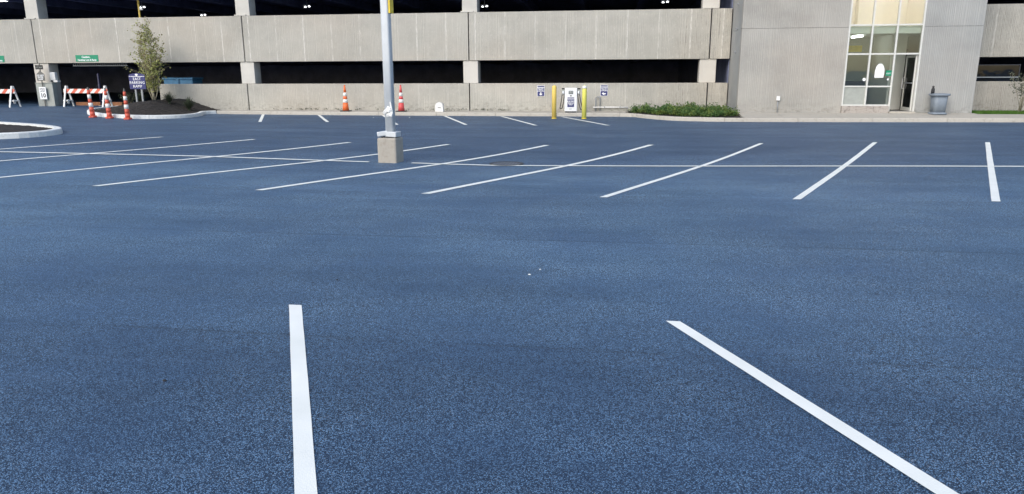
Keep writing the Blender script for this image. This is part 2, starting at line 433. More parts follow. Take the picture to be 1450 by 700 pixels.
# ---------------------------------------------------------------- kerbs
def smooth_path(pts, step=.18):
    out = []; P = [Vector((*p, 0)) for p in pts]
    for i in range(len(P) - 1):
        p0 = P[max(i - 1, 0)]; p1 = P[i]; p2 = P[i + 1]; p3 = P[min(i + 2, len(P) - 1)]
        n = max(1, int((p2 - p1).length / step))
        for k in range(n):
            t = k / n
            q = .5 * ((2 * p1) + (p2 - p0) * t + (2 * p0 - 5 * p1 + 4 * p2 - p3) * t * t + (3 * p1 - p0 - 3 * p2 + p3) * t ** 3)
            out.append(q)
    out.append(P[-1]); return out
def kerb(name, pts, mat, seg, width=.16, height=.13, label=None):
    path = smooth_path(pts); L = [0.]
    for a, b in zip(path, path[1:]): L.append(L[-1] + (b - a).length)
    nrm = []
    for i in range(len(path)):
        t = (path[min(i + 1, len(path) - 1)] - path[max(i - 1, 0)]).normalized(); nrm.append(Vector((-t.y, t.x, 0)))
    root = bpy.data.objects.new(name, None); col.objects.link(root); root['kind'] = 'structure'
    root.location = (path[0].x, path[0].y, hz(path[0].x, path[0].y))
    if label: root['label'] = label
    def at(s):
        for i in range(len(L) - 1):
            if L[i + 1] >= s:
                t = (s - L[i]) / max(1e-6, L[i + 1] - L[i]); return path[i].lerp(path[i + 1], t), nrm[i].lerp(nrm[i + 1], t).normalized()
        return path[-1], nrm[-1]
    s = 0.
    while s < L[-1] - .05:
        e = min(s + seg, L[-1]); n = max(2, int((e - 0.012 - s) / .22)); mb = MB(); vs = []
        lift = random.uniform(-.004, .004)
        for i in range(n + 1):
            p, q = at(s + (e - .012 - s) * i / n); z = hz(p.x, p.y) + lift
            j = random.uniform(-.004, .004)
            prof = [(0, -.06), (.012 + j, height - .03), (.028 + j, height - .006), (.05, height), (width, height - .002), (width, -.06)]
            vs += [(p.x + q.x * u, p.y + q.y * u, z + v) for u, v in prof]
        m = 6; fs = [(i * m + k, (i + 1) * m + k, (i + 1) * m + (k + 1) % m, i * m + (k + 1) % m) for i in range(n) for k in range(m)]
        fs += [tuple(range(m)), tuple(n * m + k for k in range(m))[::-1]]
        mb.add(vs, [f[::-1] for f in fs]); build('kerb_stone', mb, mat, root, world=True); s = e
    return path, nrm
BED = [(-20.7, 29.05), (-20.45, 27.2), (-20.2, 25.9), (-19.55, 25.02), (-18.7, 24.55), (-17.6, 24.42), (-16.65, 24.72), (-16.0, 25.55), (-16.05, 26.7), (-16.45, 27.75), (-16.25, 28.25)]
MAIN = [(-16.25, 28.25), (-15.2, 28.32), (-12, 28.05), (-9.22, 27.9), (-5.97, 27.82), (-3, 27.74), (.35, 27.66), (.85, 27.15), (1.4, 26.2), (2.05, 25.5), (3.0, 25.17), (4.02, 25.05), (7.6, 25.2), (13.15, 25.5), (24, 25.8)]
bedp, bedn = kerb('planting_bed_kerb', BED, M['kerb_white'], 1.8, label='white kerb curving round the mulched planting bed')
mainp, mainn = kerb('kerb', MAIN, M['kerb'], 2.35, label='concrete kerb along the foot of the garage wall')
ISL = [(-19.2, 13.6), (-17.6, 15.1), (-16.4, 16.15), (-15.65, 16.75), (-15.28, 17.15), (-15.12, 17.7), (-15.25, 18.35), (-15.85, 19.1), (-16.75, 19.75), (-18.2, 20.45), (-21, 21.3)]
islp, isln = kerb('island_kerb', ISL, M['kerb_white'], 2.2, width=.2, height=.15, label='white painted kerb round the tip of the left island')

def poly_grid(poly, d, hfun, mat, name, label, jitter=0.):
    """fill a plan polygon with a fine height field (cells whose centre is inside; rim snapped)"""
    def inside(x, y):
        c = False; n = len(poly)
        for i in range(n):
            x0, y0 = poly[i]; x1, y1 = poly[(i + 1) % n]
            if (y0 > y) != (y1 > y) and x < (x1 - x0) * (y - y0) / (y1 - y0) + x0: c = not c
        return c
    x0 = min(p[0] for p in poly); x1 = max(p[0] for p in poly); y0 = min(p[1] for p in poly); y1 = max(p[1] for p in poly)
    mb = MB(); idx = {}
    def vid(i, j):
        if (i, j) not in idx:
            x = x0 + i * d; y = y0 + j * d; idx[i, j] = len(mb.v)
            mb.v.append((x, y, hfun(x, y) + random.uniform(-jitter, jitter)))
        return idx[i, j]
    for i in range(int((x1 - x0) / d) + 1):
        for j in range(int((y1 - y0) / d) + 1):
            if inside(x0 + (i + .5) * d, y0 + (j + .5) * d):
                mb.f.append((vid(i, j), vid(i + 1, j), vid(i + 1, j + 1), vid(i, j + 1))); mb.sm.append(False)
    return struct(name, mb, mat, label)
def inner(path, nrm, w): return [(p.x + q.x * w, p.y + q.y * w) for p, q in zip(path, nrm)]
def pdist(path, x, y): return min(math.hypot(p.x - x, p.y - y) for p in path)
bed_main = bedp[:-1] 
def bed_h(x, y): return hz(x, y) + .07 + .41 * S(pdist(bed_main, x, y) / 2.2) * (.06 + .94 * S((-16.2 - x) / 2.0))
bed_poly = inner(bedp, bedn, .1) + [(-16.28, 28.4), (-16.3, 29.18), (-20.7, 29.18)]
poly_grid(bed_poly, .09, bed_h, M['mulch'], 'mulch_bed', 'dark mulch mound of the planting bed', .02)
isl_poly = inner(islp, isln, .12) + [(-30, 21.3), (-30, 13.6)]
poly_grid(isl_poly, .12, lambda x, y: hz(x, y) + .09 + .06 * S(pdist(islp, x, y) / 1.5), M['mulch'], 'mulch_island', 'dark mulch filling the left island', .012)

# pavement between kerb and buildings
def yk(x):
    P = MAIN
    for a, b in zip(P, P[1:]):
        if a[0] <= x <= b[0]: return a[1] + (b[1] - a[1]) * (x - a[0]) / (b[0] - a[0])
    return P[-1][1]
def pave_z(x, y): return hz(x, y) + .127 + (.085 * S((y - 25.4) / 1.5) if x > 3.5 else 0.)
pav = bpy.data.objects.new('pavement', None); col.objects.link(pav); pav['kind'] = 'structure'; pav.location = (0, 28, 0)
pav['label'] = 'pale concrete pavement along the building'
def slab(x0, x1, yb):
    mb = MB(); n = 4; m = 4; g = .006
    vs = []
    for i in range(n + 1):
        x = x0 + g + (x1 - x0 - 2 * g) * i / n; ya = yk(x) + .158; yb2 = max(yb, ya + .02)
        for j in range(m + 1):
            y = ya + (yb2 - ya) * j / m; vs.append((x, y, pave_z(x, y)))
    k = m + 1; top = [(i * k + j, (i + 1) * k + j, (i + 1) * k + j + 1, i * k + j + 1) for i in range(n) for j in range(m)]
    o = len(vs); vs += [(x, y, z - .12) for x, y, z in vs]
    fs = top + [tuple(q + o for q in f)[::-1] for f in top]
    rim = [i * k for i in range(n + 1)] + [n * k + j for j in range(1, k)] + [i * k + m for i in range(n - 1, -1, -1)] + [j for j in range(m - 1, 0, -1)]
    for a, b in zip(rim, rim[1:] + rim[:1]): fs.append((a, a + o, b + o, b))
    mb.add(vs, fs); build('paving_slab', mb, M['pave'], pav, world=True)
x = -16.24
while x < .3:
    x2 = min(x + 2.35, .42); slab(x, x2, 29.17); x = x2
xx = 4.3
for x2 in (5.6, 7.5, 9.35, 11.2, 12.1): slab(xx, x2, 26.89); xx = x2
for x2 in (13.6, 15.5, 17.4, 19.3, 21.2, 23.1): slab(xx, x2, 26.55); xx = x2
# right planting bed under the shrubs, grass strip to the right
bed2 = [(.5, 27.8), (.95, 27.3), (1.5, 26.35), (2.15, 25.66), (3.05, 25.32), (4.3, 25.22), (4.29, 29.17), (.5, 29.17)]
poly_grid(bed2, .1, lambda x, y: .10 + .04 * S((y - 25.3) / 2), M['mulch'], 'mulch_strip', 'dark mulch under the low shrubs', .015)
mb = MB(); mb.box(12.07, 24, 26.57, 29.17, .0, .19); struct('grass_verge', mb, M['mulch'], 'soil strip of the right lawn')

# ---------------------------------------------------------------- parking garage
Y0 = 29.18
G = thing('parking_garage', 'long beige precast concrete parking garage with dark open decks behind the lot', 'parking garage', (-15.3, Y0, 0))
J = [-53.4, -43.9, -34.4, -24.9, -15.3, -5.81, 3.51, 4.28]
def wall_panel(x0, x1, z0, z1, cap=True):
    g = .022
    a = build('wall_panel', MB().box(x0 + g, x1 - g, Y0, Y0 + .2, z0, z1), M['panel'], G, .012, world=True)
    return a
for a, b in zip(J, J[1:]):
    for z0, z1 in ((2.10, 3.93), (4.97, 6.8)):
        wall_panel(a, b, z0, z1)
low = [(-19.32, -15.3), (-15.3, -5.81), (-5.81, 3.51), (3.51, 4.28)]
for a, b in low: wall_panel(a, b, -.05, 1.21)
for a, b in [(12.08, 21.6), (21.6, 31.1)]:
    wall_panel(a, b, 2.10, 3.93); wall_panel(a, b, -.05, 1.24); wall_panel(a, b, 4.97, 6.8)
def column(x0, x1, z0, z1, y=Y0 + .05, d=.56):
    build('column', MB().box(x0, x1, y, y + d, z0, z1), M['column'], G, .015, world=True)
for j in (-34.4, -24.9, -15.3, -5.81, 3.51):
    x0, x1 = (j - .25, j + .35) if j < 0 else (j - .34, j + .28)
    if j > -20: column(x0, x1, 1.214, 2.097)
    else: column(x0 - .0, x1 + .12, .0, 2.097)
    column(x0, x1, 3.934, 4.966)
for j in (21.6,): column(j - .3, j + .3, 1.244, 2.097); column(j - .3, j + .3, 3.934, 4.966)
# small ledge below each upper column
for j in (-24.9, -15.3, -5.81, 3.51):
    build('bearing_ledge', MB().box(j - .3, j + .2, Y0 - .012, Y0 + .045, 3.936, 3.985), M['column'], G, world=True)
# decks, soffits, back and end walls
def inpart(name, x0, x1, y0, y1, z0, z1, m='inside'):
    build(name, MB().box(x0, x1, y0, y1, z0, z1), M[m], G, world=True)
for xa, xb in ((-53.4, 4.27), (12.1, 31.1)):
    inpart('deck_slab', xa, xb, Y0 + .21, 52, 2.55, 2.9); inpart('deck_slab', xa, xb, Y0 + .21, 52, 5.45, 5.75)
    inpart('rear_wall', xa - .5, xb + .5, 52.01, 52.3, 0, 7)
    inpart('end_wall', xa - .31, xa - .01, Y0 + .21, 52, .3 if xa < 0 else 0, 7); inpart('end_wall', xb + .01, xb + .3, 33.22 if xb < 5 else Y0, 52, 0, 7)
    inpart('ground_floor', xa, xb, 29.95, 52, -.02, .30 if xa < 0 and False else .012, 'inside_floor')
inpart('end_wall', 4.272, 4.29, Y0 + .215, 33.2, 0, 7)  # added thin liner in the interior colour, darkens the tower side in the opening
for x in range(-50, 4, 3):
    inpart('ceiling_beam', x, x + .3, Y0 + .62, 51.9, 5.05, 5.449); inpart('ceiling_beam', x, x + .3, Y0 + .62, 51.9, 2.18, 2.549)

# clearance bar, blue post and brown kerb in the entry
t = thing('clearance_bar', 'grey lattice clearance bar hung under the panel above the garage entry', 'clearance bar', (-22.2, 29.55, 1.97))
mb = MB(); 
for z in (0., .12): mb.box(-1.3, 1.3, -.02, .02, z, z + .03)
build('bar_frame', mb, M['steel'], t)
mb = MB()
for i in range(26):
    x = -1.28 + i * .1; mb.box(x, x + .02, -.012, .012, .031, .119)
build('lattice', mb, M['steel'], t)['kind'] = 'stuff'
for a in (-1.2, 1.17): build('hanger', MB().box(a, a + .03, -.01, .01, .151, .56), M['steel'], t)
t = thing('blue_post', 'narrow dark blue post in the garage entry behind the striped barricade', 'post', (-22.3, 29.45, hz(-22.3, 29.45)))
build('post_shaft', MB().lathe([(.06, 0), (.06, .9), (.045, .92), (.045, 1.36), (.03, 1.39)], 14), M['darknavy'], t)
build('base_plate', MB().box(-.1, .1, -.1, .1, 0, .02), M['steel'], t)
tag(build('brown_kerb_block', MB().box(-23.8, -21.55, 29.75, 29.95, .2, .42), M['orangebrown'], bevel=.02), 'low orange brown kerb across the garage entry behind the striped barricade', 'kerb block')

# ceiling lights on the upper deck
def ceiling_light(x, y, z, label):
    t = thing('ceiling_light', label, 'ceiling light', (x, y, z), group='lamps under the upper garage ceiling')
    build('housing', MB().box(-.2, .2, -.08, .08, .05, .09), M['steel'], t, .01)
    build('stem', MB().box(-.015, .015, -.015, .015, .091, max(.1, 5.449 - z)), M['steel'], t)
    for dx, dz in ((-.1, .0), (.1, .02)):
        build('bulb', MB().lathe([(.02, dz + .03), (.055, dz), (.065, dz - .01), (.04, dz - .035), (.01, dz - .04)], 12, cx=dx), M['lamp'], t)
ceiling_light(-15.33, 36, 4.86, 'lit lamp left of the light pole, above the second wall panel')
ceiling_light(-6.35, 36, 4.73, 'lit lamp just right of the middle upper column')
ceiling_light(2.19, 36, 4.79, 'lit lamp nearest the stair tower, under the upper ceiling')
ceiling_light(-22.9, 34, 4.78, 'lit lamp beside the yellow post on the upper deck')
ceiling_light(-22.9, 39.4, 4.82, 'small far lamp left of the second upper column')
t = thing('strip_light', 'white fluorescent strip light in the top left corner of the garage', 'strip light', (-29.4, 33, 5.1))
build('lamp_body', MB().box(-1.1, .55, -.08, .08, .03, .1), M['white'], t, .01); build('light_tube', MB().box(-1.05, .5, -.05, .05, -.02, .029), M['tube'], t)
t = thing('yellow_post', 'thin yellow post on the upper garage deck above the tree', 'post', (-20.5, 30.2, 2.9))
build('post_shaft', MB().lathe([(.042, 0), (.042, 2.5)], 12), M['yellow'], t); build('clamp', MB().box(.043, .18, -.04, .04, 1.42, 1.5), M['white'], t)

# ---------------------------------------------------------------- stair tower
TY = 26.9
T = thing('stair_tower', 'tall concrete stair tower with a three bay glazed entrance', 'stair tower', (8.2, TY, .2))
def tp(name, x0, x1, y0, y1, z0, z1, m, bev=0., label=None):
    return build(name, MB().box(x0, x1, y0, y1, z0, z1), M[m], T, bev, world=True, label=label)
XL, XR, XW0, XW1 = 4.29, 12.05, 7.80, 10.21
for z0, z1 in ((.05, 3.065), (3.07, 6.2), (6.205, 9.4)):
    if z0 < 6:
        tp('wall_panel', XL, XW0, TY, TY + .3, z0, z1, 'tower', .01); tp('wall_panel', XW1, XR, TY, TY + .3, z0, z1, 'tower_smooth', .01, 'smoother blue grey wall panel')
    else: tp('wall_panel', XL, XR, TY, TY + .3, z0, z1, 'tower', .01)
    tp('side_panel', XL + .002, XL + .3, TY + .302, TY + 2.27, z0, z1, 'tower_smooth'); tp('side_panel', XR - .3, XR - .002, TY + .302, 33, z0, z1, 'tower_smooth')
tp('side_panel', XL + .01, XL + .3, TY + 2.285, 33, .05, 9.4, 'tower_smooth')
for z in (2.3, 3.1, 3.95, 4.5): tp('wall_bracket', XL - .06, XL - .001, TY + 1.02, TY + 1.12, z, z + .05, 'steel')
tp('rear_wall', XL, XR, 32.9, 33.2, 0, 9.4, 'inside')
tp('roof_slab', XL - .05, XR + .05, TY - .05, 33.2, 9.41, 9.7, 'tower')
tp('window_sill', XW0 + .01, 9.35, TY - .07, TY + .12, .2, .445, 'sill', .01)
tp('threshold', 9.37, XW1 - .01, TY - .12, TY + .25, .15, .262, 'pave', .01)
# lobby
tp('lobby_floor', XW0 - 1.6, XW1 + .9, TY + .26, 31, .1, .25, 'lobbyfloor')
tp('lobby_rear_wall', XW0 - 1.6, XW1 + .9, 30.6, 30.8, .25, 2.9, 'lobbywall')
tp('lobby_side_wall', XW0 - 1.75, XW0 - 1.6, TY + .31, 30.8, .25, 2.9, 'lobbywall'); tp('lobby_side_wall', XW1 + .9, XW1 + 1.05, TY + .31, 30.8, .25, 2.9, 'lobbywall')
tp('lobby_partition', 9.82, 10.33, 28.6, 30.58, .251, 2.899, 'bulkhead')
tp('dark_panel', 10.335, 10.50, 28.9, 28.96, .26, 2.4, 'dark')  # narrow dark panel standing right of the partition
tp('upper_floor', XW0 - 1.6, XW1 + .9, TY + .31, 31, 2.91, 3.08, 'bulkhead'); tp('bulkhead', XW0, XW1, TY + .16, TY + .3, 2.86, 3.1, 'bulkhead')
tp('landing_wall', XW0 - 1.6, XW1 + .9, 29.2, 29.3, 3.09, 6.15, 'cream'); tp('landing_wall', XW0 - .3, XW0 - .2, TY + .32, 29.19, 3.09, 6.15, 'cream')
tp('landing_wall', XW1 + .2, XW1 + .3, TY + .32, 29.19, 3.09, 6.15, 'cream'); tp('landing_ceiling', XW0 - 1.6, XW1 + .9, TY + .31, 29.3, 5.6, 5.7, 'cream')
tp('landing_pier', 8.62, 9.5, 28.8, 29.19, 3.09, 5.59, 'cream')
tp('notice_board', 7.95, 8.75, 28.4, 28.44, 2.3, 2.52, 'yellow2')
tp('lobby_desk', 8.4, 9.5, 29.6, 30.2, .26, 1.25, 'dark', .02)
# lamps that light the rooms
for nm, x, y, z, sx in (('landing_lamp', 8.2, 28.2, 5.52, .5), ('landing_lamp', 9.7, 28.2, 5.52, .5)):
    build(nm, MB().box(x - sx / 2, x + sx / 2, y - .12, y + .12, z, z + .07), M['roomlamp'], T, world=True)
build('lobby_lamp', MB().box(8.78, 8.9, 28.9, 29.9, 2.84, 2.89), M['tube'], T, world=True)
# curtain wall: frame members and panes
FY0, FY1 = TY + .03, TY + .11
vx = [7.80, 8.55, 9.345, 10.15]
for i, xv in enumerate(vx):
    z0 = .446 if i < 2 else .263
    tp('window_mullion', xv + (.001 if i == 0 else 0), xv + .055, FY0 - .02, FY1 + .02, z0, 6.15, 'frame', .004)
rails = [2.16, 3.11, 4.9]
for i in range(3):
    xa, xb = vx[i] + .056, vx[i + 1] - .001
    for z in rails: tp('window_rail', xa, xb, FY0, FY1, z, z + .055, 'frame', .004)
    tp('window_rail', xa, xb, FY0, FY1, 6.1, 6.15, 'frame')
    zs = [.446] + ([1.08] if i < 2 else []) if i < 2 else []
    for z in zs: tp('window_rail', xa, xb, FY0, FY1, z, z + .05, 'frame', .004)
    bounds = ([(.496, 1.08), (1.13, 2.16)] if i < 2 else []) + [(2.215, 3.11), (3.165, 4.9), (4.955, 6.1)]
    for z0, z1 in bounds:
        g = M['glass_clear'] if z0 > 3.1 else M['cabinet'] if (i == 0 and z0 < .6) else M['glass']
        build('window_pane', MB().box(xa - .01, xb + .01, TY + .062, TY + .072, z0 - .01, z1 + .01), g, T, world=True)
# entrance door, standing open into the lobby, hinged on the right jamb
D = thing('door', 'x', 'x', (0, 0, 0)); 
for kx in ('label', 'category'): del D[kx]
D.parent = T; D.location = Vector((10.12, TY + .12, .265)) - root_loc(T); 
def dp(name, y0, y1, z0, z1, m, x0=-.022, x1=.022):
    build(name, MB().box(x0, x1, y0, y1, z0, z1), M[m], D, .003 if m == 'frame' else 0)
dp('door_stile', 0, .055, 0, 1.88, 'frame'); dp('door_stile', .79, .87, 0, 1.88, 'frame')
dp('door_rail', .056, .789, 0, .12, 'frame'); dp('door_rail', .056, .789, 1.80, 1.88, 'frame')
dp('door_pane', .05, .80, .115, 1.805, 'glass', -.005, .005)
build('pull_handle', MB().tube([(-.022, .83, .75), (-.075, .83, .77), (-.075, .83, 1.12), (-.022, .83, 1.14)], .018, 8), M['white'], D)
build('push_bar', MB().box(-.07, -.023, .06, .78, .93, .97), M['steel'], D)
# things hung on the glass
poly = [(-.165, 0), (.155, 0), (.175, .18), (.165, .42), (.11, .58), (.04, .65), (-.05, .64), (-.13, .52), (-.165, .3)]
o = build('paper_notice', MB().prism([(8.95 + a * .9, 1.40 + b * .72) for a, b in poly], TY + .048, TY + .056), M['letter']); tag(o, 'white round topped notice on the middle pane of the entrance', 'notice')
t = thing('exit_sign', 'small green sign on the glass beside the open door', 'sign', (9.25, TY + .045, 1.46))
build('sign_panel', MB().box(-.095, .085, -.01, .01, 0, .18), M['green'], t); text('lettering', 'EXIT', .07, -.005, -.0115, .055, M['letter'], t)
for x, lb in ((8.48, 'white round sticker on the left entrance pane'), (9.25, 'white round sticker on the middle entrance pane')):
    mb = MB(); n = 14; r = .055 if x < 9 else .035
    mb.prism([(x + r * math.cos(2 * math.pi * i / n), 1.34 + r * math.sin(2 * math.pi * i / n)) for i in range(n)], TY + .05, TY + .058)
    tag(build('round_sticker', mb, M['letter']), lb, 'sticker')

# glazed strip in the right hand opening of the garage
t = thing('dark_window', 'dark glazed strip with a pale rail in the right garage opening', 'window', (13.8, 29.32, 1.25))
build('frame_rail', MB().box(-.72, .72, -.03, .03, .12, .155), M['steel'], t); build('frame_rail', MB().box(-.72, .72, -.03, .03, .56, .585), M['dark'], t)
for a in (-.745, .721): build('frame_post', MB().box(a, a + .024, -.03, .03, -.005, .6), M['dark'], t)
build('pane', MB().box(-.719, .719, -.004, .004, .156, .559), M['glass_dark'], t); build('pane', MB().box(-.719, .719, -.004, .004, 0, .119), M['glass_dark'], t)

# ---------------------------------------------------------------- lamp post on its concrete block
PX, PY = -4.345, 13.78; pz = hz(PX, PY)
L = thing('lamp_post', 'grey steel light pole on a square concrete block in the middle of the lot', 'lamp post', (PX, PY, pz), R(-6))
mb = MB(); s_ = .196; n = 10; zt = .485
def rsq(s, n=6, r=.03):
    pts = []
    for cx, cy, a0 in ((s - r, s - r, 0), (-s + r, s - r, 90), (-s + r, -s + r, 180), (s - r, -s + r, 270)):
        for i in range(n): a = R(a0 + 90 * i / (n - 1)); pts.append((cx + r * math.cos(a), cy + r * math.sin(a)))
    return pts
rings = [(s_ + .004, -.06), (s_, .02), (s_, .16), (s_, .3), (s_, zt - .03), (s_ - .006, zt - .012), (s_ - .025, zt)]
vs = []; k = 24
for s, z in rings:
    for (a, b) in rsq(s):
        j = random.uniform(-.006, .003) if z > 0 else 0; vs.append((a * (1 + j * 2), b * (1 + j * 2), z + (random.uniform(-.006, .002) if z > .4 else 0)))
fs = [(i * k + j, i * k + (j + 1) % k, (i + 1) * k + (j + 1) % k, (i + 1) * k + j) for i in range(len(rings) - 1) for j in range(k)]
fs += [tuple((len(rings) - 1) * k + j for j in range(k))]
mb.add(vs, fs); build('concrete_block', mb, M['block'], L)
build('pole_shaft', MB().lathe([(.082, zt + .01), (.080, 2.2), (.077, 4.2), (.065, 7.2)], 28, sq=7, cx=.02), M['pole'], L)
rot = Matrix.Rotation(R(-9), 3, 'Y') @ Matrix.Rotation(R(22), 3, 'Z')
build('base_cover', MB().box(-.215, -.01, -.16, -.04, zt + .03, zt + .12, rot), M['pole'], L, .012)
rot = Matrix.Rotation(R(3), 3, 'Y')
build('base_cover', MB().box(-.03, .19, -.155, .11, zt + .015, zt + .115, rot), M['pole'], L, .012)
build('base_plate', MB().box(-.13, .13, -.12, .13, zt - .002, zt + .014), M['iron'], L)
for a in (-1, 1):
    for b in (-1, 1): build('anchor_bolt', MB().lathe([(.014, zt), (.014, zt + .035)], 6, cx=a * .115, cy=b * .105), M['steel'], L)
mb = MB()
for q in range(9):
    a_ = random.uniform(0, 6.28); r_ = random.uniform(.03, .05); c_ = Vector((.02 + random.uniform(-.06, .06), -.085 - random.uniform(0, .02), .98 + random.uniform(-.07, .07)))
    mb.box(c_.x - r_, c_.x + r_, c_.y - .022, c_.y + .022, c_.z - r_ * .8, c_.z + r_ * .8, Matrix.Rotation(a_, 3, 'Y') @ Matrix.Rotation(random.uniform(-.5, .5), 3, 'Z'))
build('tape_wrap', mb, M['plastic'], L, .012)
build('tape_end', MB().box(.075, .105, -.1, -.08, .98, 1.16, Matrix.Rotation(R(-10), 3, 'Y')), M['plastic'], L, .004)
build('lamp_arm', MB().tube([(-1.0, 0, 7.1), (0, 0, 7.15), (1.0, 0, 7.1)], .035, 8), M['pole'], L)
for a in (-1.25, 1.25): build('lamp_head', MB().box(a - .33, a + .33, -.18, .18, 7.02, 7.18), M['steel'], L, .03)
t = thing('side_sign', 'yellow sign seen edge on, bolted high on the light pole', 'sign', (PX + .105, PY - .02, pz + 2.80), R(-4))
build('sign_panel', MB().box(.0, .03, -.06, .12, .0, .9), M['yellow2'], t); build('bracket', MB().box(-.03, -.001, -.03, .03, .3, .6), M['steel'], t)

# round drain grate
t = thing('drain_grate', 'round cast iron drain grate in the asphalt right of the light pole', 'drain', (-2.03, 13.72, hz(-2.03, 13.72)))
mb = MB(); n = 28
vs = []; fs = []
for i in range(n):
    a = 2 * math.pi * i / n
    for r, z in ((.33, .004), (.33, .016), (.28, .016), (.28, .004)): vs.append((r * math.cos(a), r * math.sin(a), z))
for i in range(n):
    j = (i + 1) % n
    for k in range(4): fs.append((i * 4 + k, j * 4 + k, j * 4 + (k + 1) % 4, i * 4 + (k + 1) % 4))
mb.add(vs, [f[::-1] for f in fs]); build('grate_ring', mb, M['iron'], t)
mb = MB()
for i in range(-4, 5):
    h = math.sqrt(.28 ** 2 - (i * .06) ** 2); mb.box(i * .06 - .012, i * .06 + .012, -h, h, .006, .014); mb.box(-h, h, i * .06 - .012, i * .06 + .012, .0065, .0135)
build('grate_bars', mb, M['grate'], t)
build('drain_pit', MB().lathe([(.279, .001), (.279, .0045)], 28), M['black'], t)

# ---------------------------------------------------------------- charging station, bollards, signs on the wall
cx, cy = -1.655, 27.98; cz = .127
C = thing('charging_station', 'white electric vehicle charging pedestal with two black cables between the yellow bollards', 'charger', (cx, cy, cz))
build('pedestal', MB().box(-.2, .2, -.1, .1, 0, .06), M['dark'], C)
build('cabinet', MB().box(-.235, .235, -.13, .13, .055, .925), M['white'], C, .018)
build('screen', MB().box(-.085, .085, -.142, -.131, .70, .82), M['screen'], C, .004); text('screen_text', 'TAP TO\nSTART', .045, 0, -.1435, .77, M['letter'], C)
build('card_reader', MB().box(-.025, .025, -.142, -.131, .615, .655), M['dark'], C)
lb = build('info_label', MB().box(-.125, .125, -.138, -.131, .22, .575), M['navy'], C)
text('label_text', 'CHARGING\nSTATION', .052, 0, -.1395, .515, M['letter'], lb, bold=.001)
text('label_text', 'ELECTRIC\nVEHICLE\nONLY', .058, 0, -.1395, .40, M['letter'], lb, bold=.002)
build('maker_plate', MB().box(-.05, .05, -.136, -.131, .135, .155), M['steel'], C)
for s in (-1, 1):
    hl = build('cable_holster', MB().box(s * .29 - .05, s * .29 + .05, -.09, .06, .68, .87), M['cabinet'], C, .01)
    build('holster_cap', MB().box(s * .29 - .06, s * .29 + .06, -.1, .07, .872, .915), M['black'], hl, .008)
    build('plug', MB().lathe([(.028, .70), (.034, .74), (.03, .8)], 12, cx=s * .29, cy=-.11), M['white'], hl)
    pts = []
    for i in range(25):
        a = i / 24; ang = -math.pi * a
        pts.append((s * (.29 + (.02 if a < .5 else -.0)) + s * (.02 + .085 * math.sin(math.pi * a) * (1 if a < .5 else .2) + (.0 if a < .5 else .0)) - s * (.055 * S((a - .5) * 2)) , -.12 + .03 * a, .68 - .54 * math.sin(math.pi * a) ** .75 + .05 * a))
    if s > 0: pts = [(p[0] + .05 * math.sin(math.pi * i / 24), p[1], p[2] - .05 * math.sin(math.pi * i / 24)) for i, p in enumerate(pts)]
    build('charging_cable', MB().tube(pts, .015, 8), M['black'], C)
def bollard(x, m, lb, capw):
    t = thing('bollard', lb, 'bollard', (x, 26.4, hz(x, 26.4)), group='yellow bollards guarding the charger')
    prof = [(.083, -.05), (.083, 1.10), (.078, 1.13), (.058, 1.155), (.03, 1.168), (.005, 1.172)]
    build('sleeve', MB().lathe(prof, 24), M[m], t)
    build('base_ring', MB().lathe([(.094, -.02), (.094, .012), (.084, .02)], 24), M['yellow2'], t)
    if capw: build('cap_label', MB().lathe([(.0845, 1.06), (.0845, 1.10), (.08, 1.131), (.06, 1.157)], 24), M['reflect'], t)
bollard(-2.165, 'yellow', 'plain golden yellow bollard left of the charging pedestal', False)
bollard(-1.085, 'yellowgreen', 'greener yellow bollard with pale top, right of the charging pedestal', True)
def navy_sign(x, z, arrow, lb):
    t = thing('wall_sign', lb, 'sign', (x, Y0 - .012, z), group='navy charging signs on the low wall')
    build('backing', MB().box(-.15, .15, 0, .01, 0, .42), M['letter'], t)
    build('sign_panel', MB().box(-.135, .135, -.006, -.001, .012, .335), M['navy'], t); build('sign_header', MB().box(-.135, .135, -.006, -.001, .362, .408), M['navy'], t)
    for i, s in enumerate(('ELECTRIC', 'VEHICLE', 'CHARGING')): text('lettering', s, .052, 0, -.0075, .285 - i * .05, M['letter'], t, bold=.0015)
    if arrow == 'down': pl = [(-.02, .16), (.02, .16), (.02, .10), (.075, .10), (0, .035), (-.075, .10), (-.02, .10)]
    else: pl = [(-.09, .09), (-.02, .15), (-.02, .11), (.07, .11), (.07, .07), (.02, .07), (.0, .035), (-.02, .05)]
    build('arrow', MB().prism(pl, -.010, -.0065), M['letter'], t)
navy_sign(-2.925, .70, 'down', 'navy sign with down arrow on the wall left of the charger')
navy_sign(-.435, .715, 'left', 'navy sign with left pointing arrow on the wall right of the charger')
# conduit behind the right bollard
t = thing('conduit', 'grey conduit riser and pipe at the wall foot right of the charger', 'pipe', (-.75, 29.1, .127))
build('riser', MB().tube([(-.0, 0, 0), (0, 0, .52), (.06, 0, .55), (.16, 0, .55), (.17, 0, .5), (.17, 0, .02)], .02, 8), M['steel'], t)
build('pipe', MB().tube([(-.1, 0, .155), (1.25, 0, .155)], .026, 8), M['plastic'], t)
for x in (.35, .95): build('pipe_clip', MB().box(x - .015, x + .015, -.035, .04, .12, .19), M['steel'], t)
# white marker by the wall
t = thing('utility_marker', 'short white round topped utility pedestal at the wall foot', 'utility pedestal', (-6.86, 28.35, .127))
pl = [(-.165, 0), (.165, 0), (.155, .24)] + [(.15 * math.cos(R(a)), .24 + .13 * math.sin(R(a))) for a in range(15, 180, 15)] + [(-.155, .24)]
build('body', MB().prism(pl, -.1, .1), M['plastic'], t, .012); build('label_plate', MB().box(-.05, .075, -.107, -.101, .15, .175), M['greysign'], t)
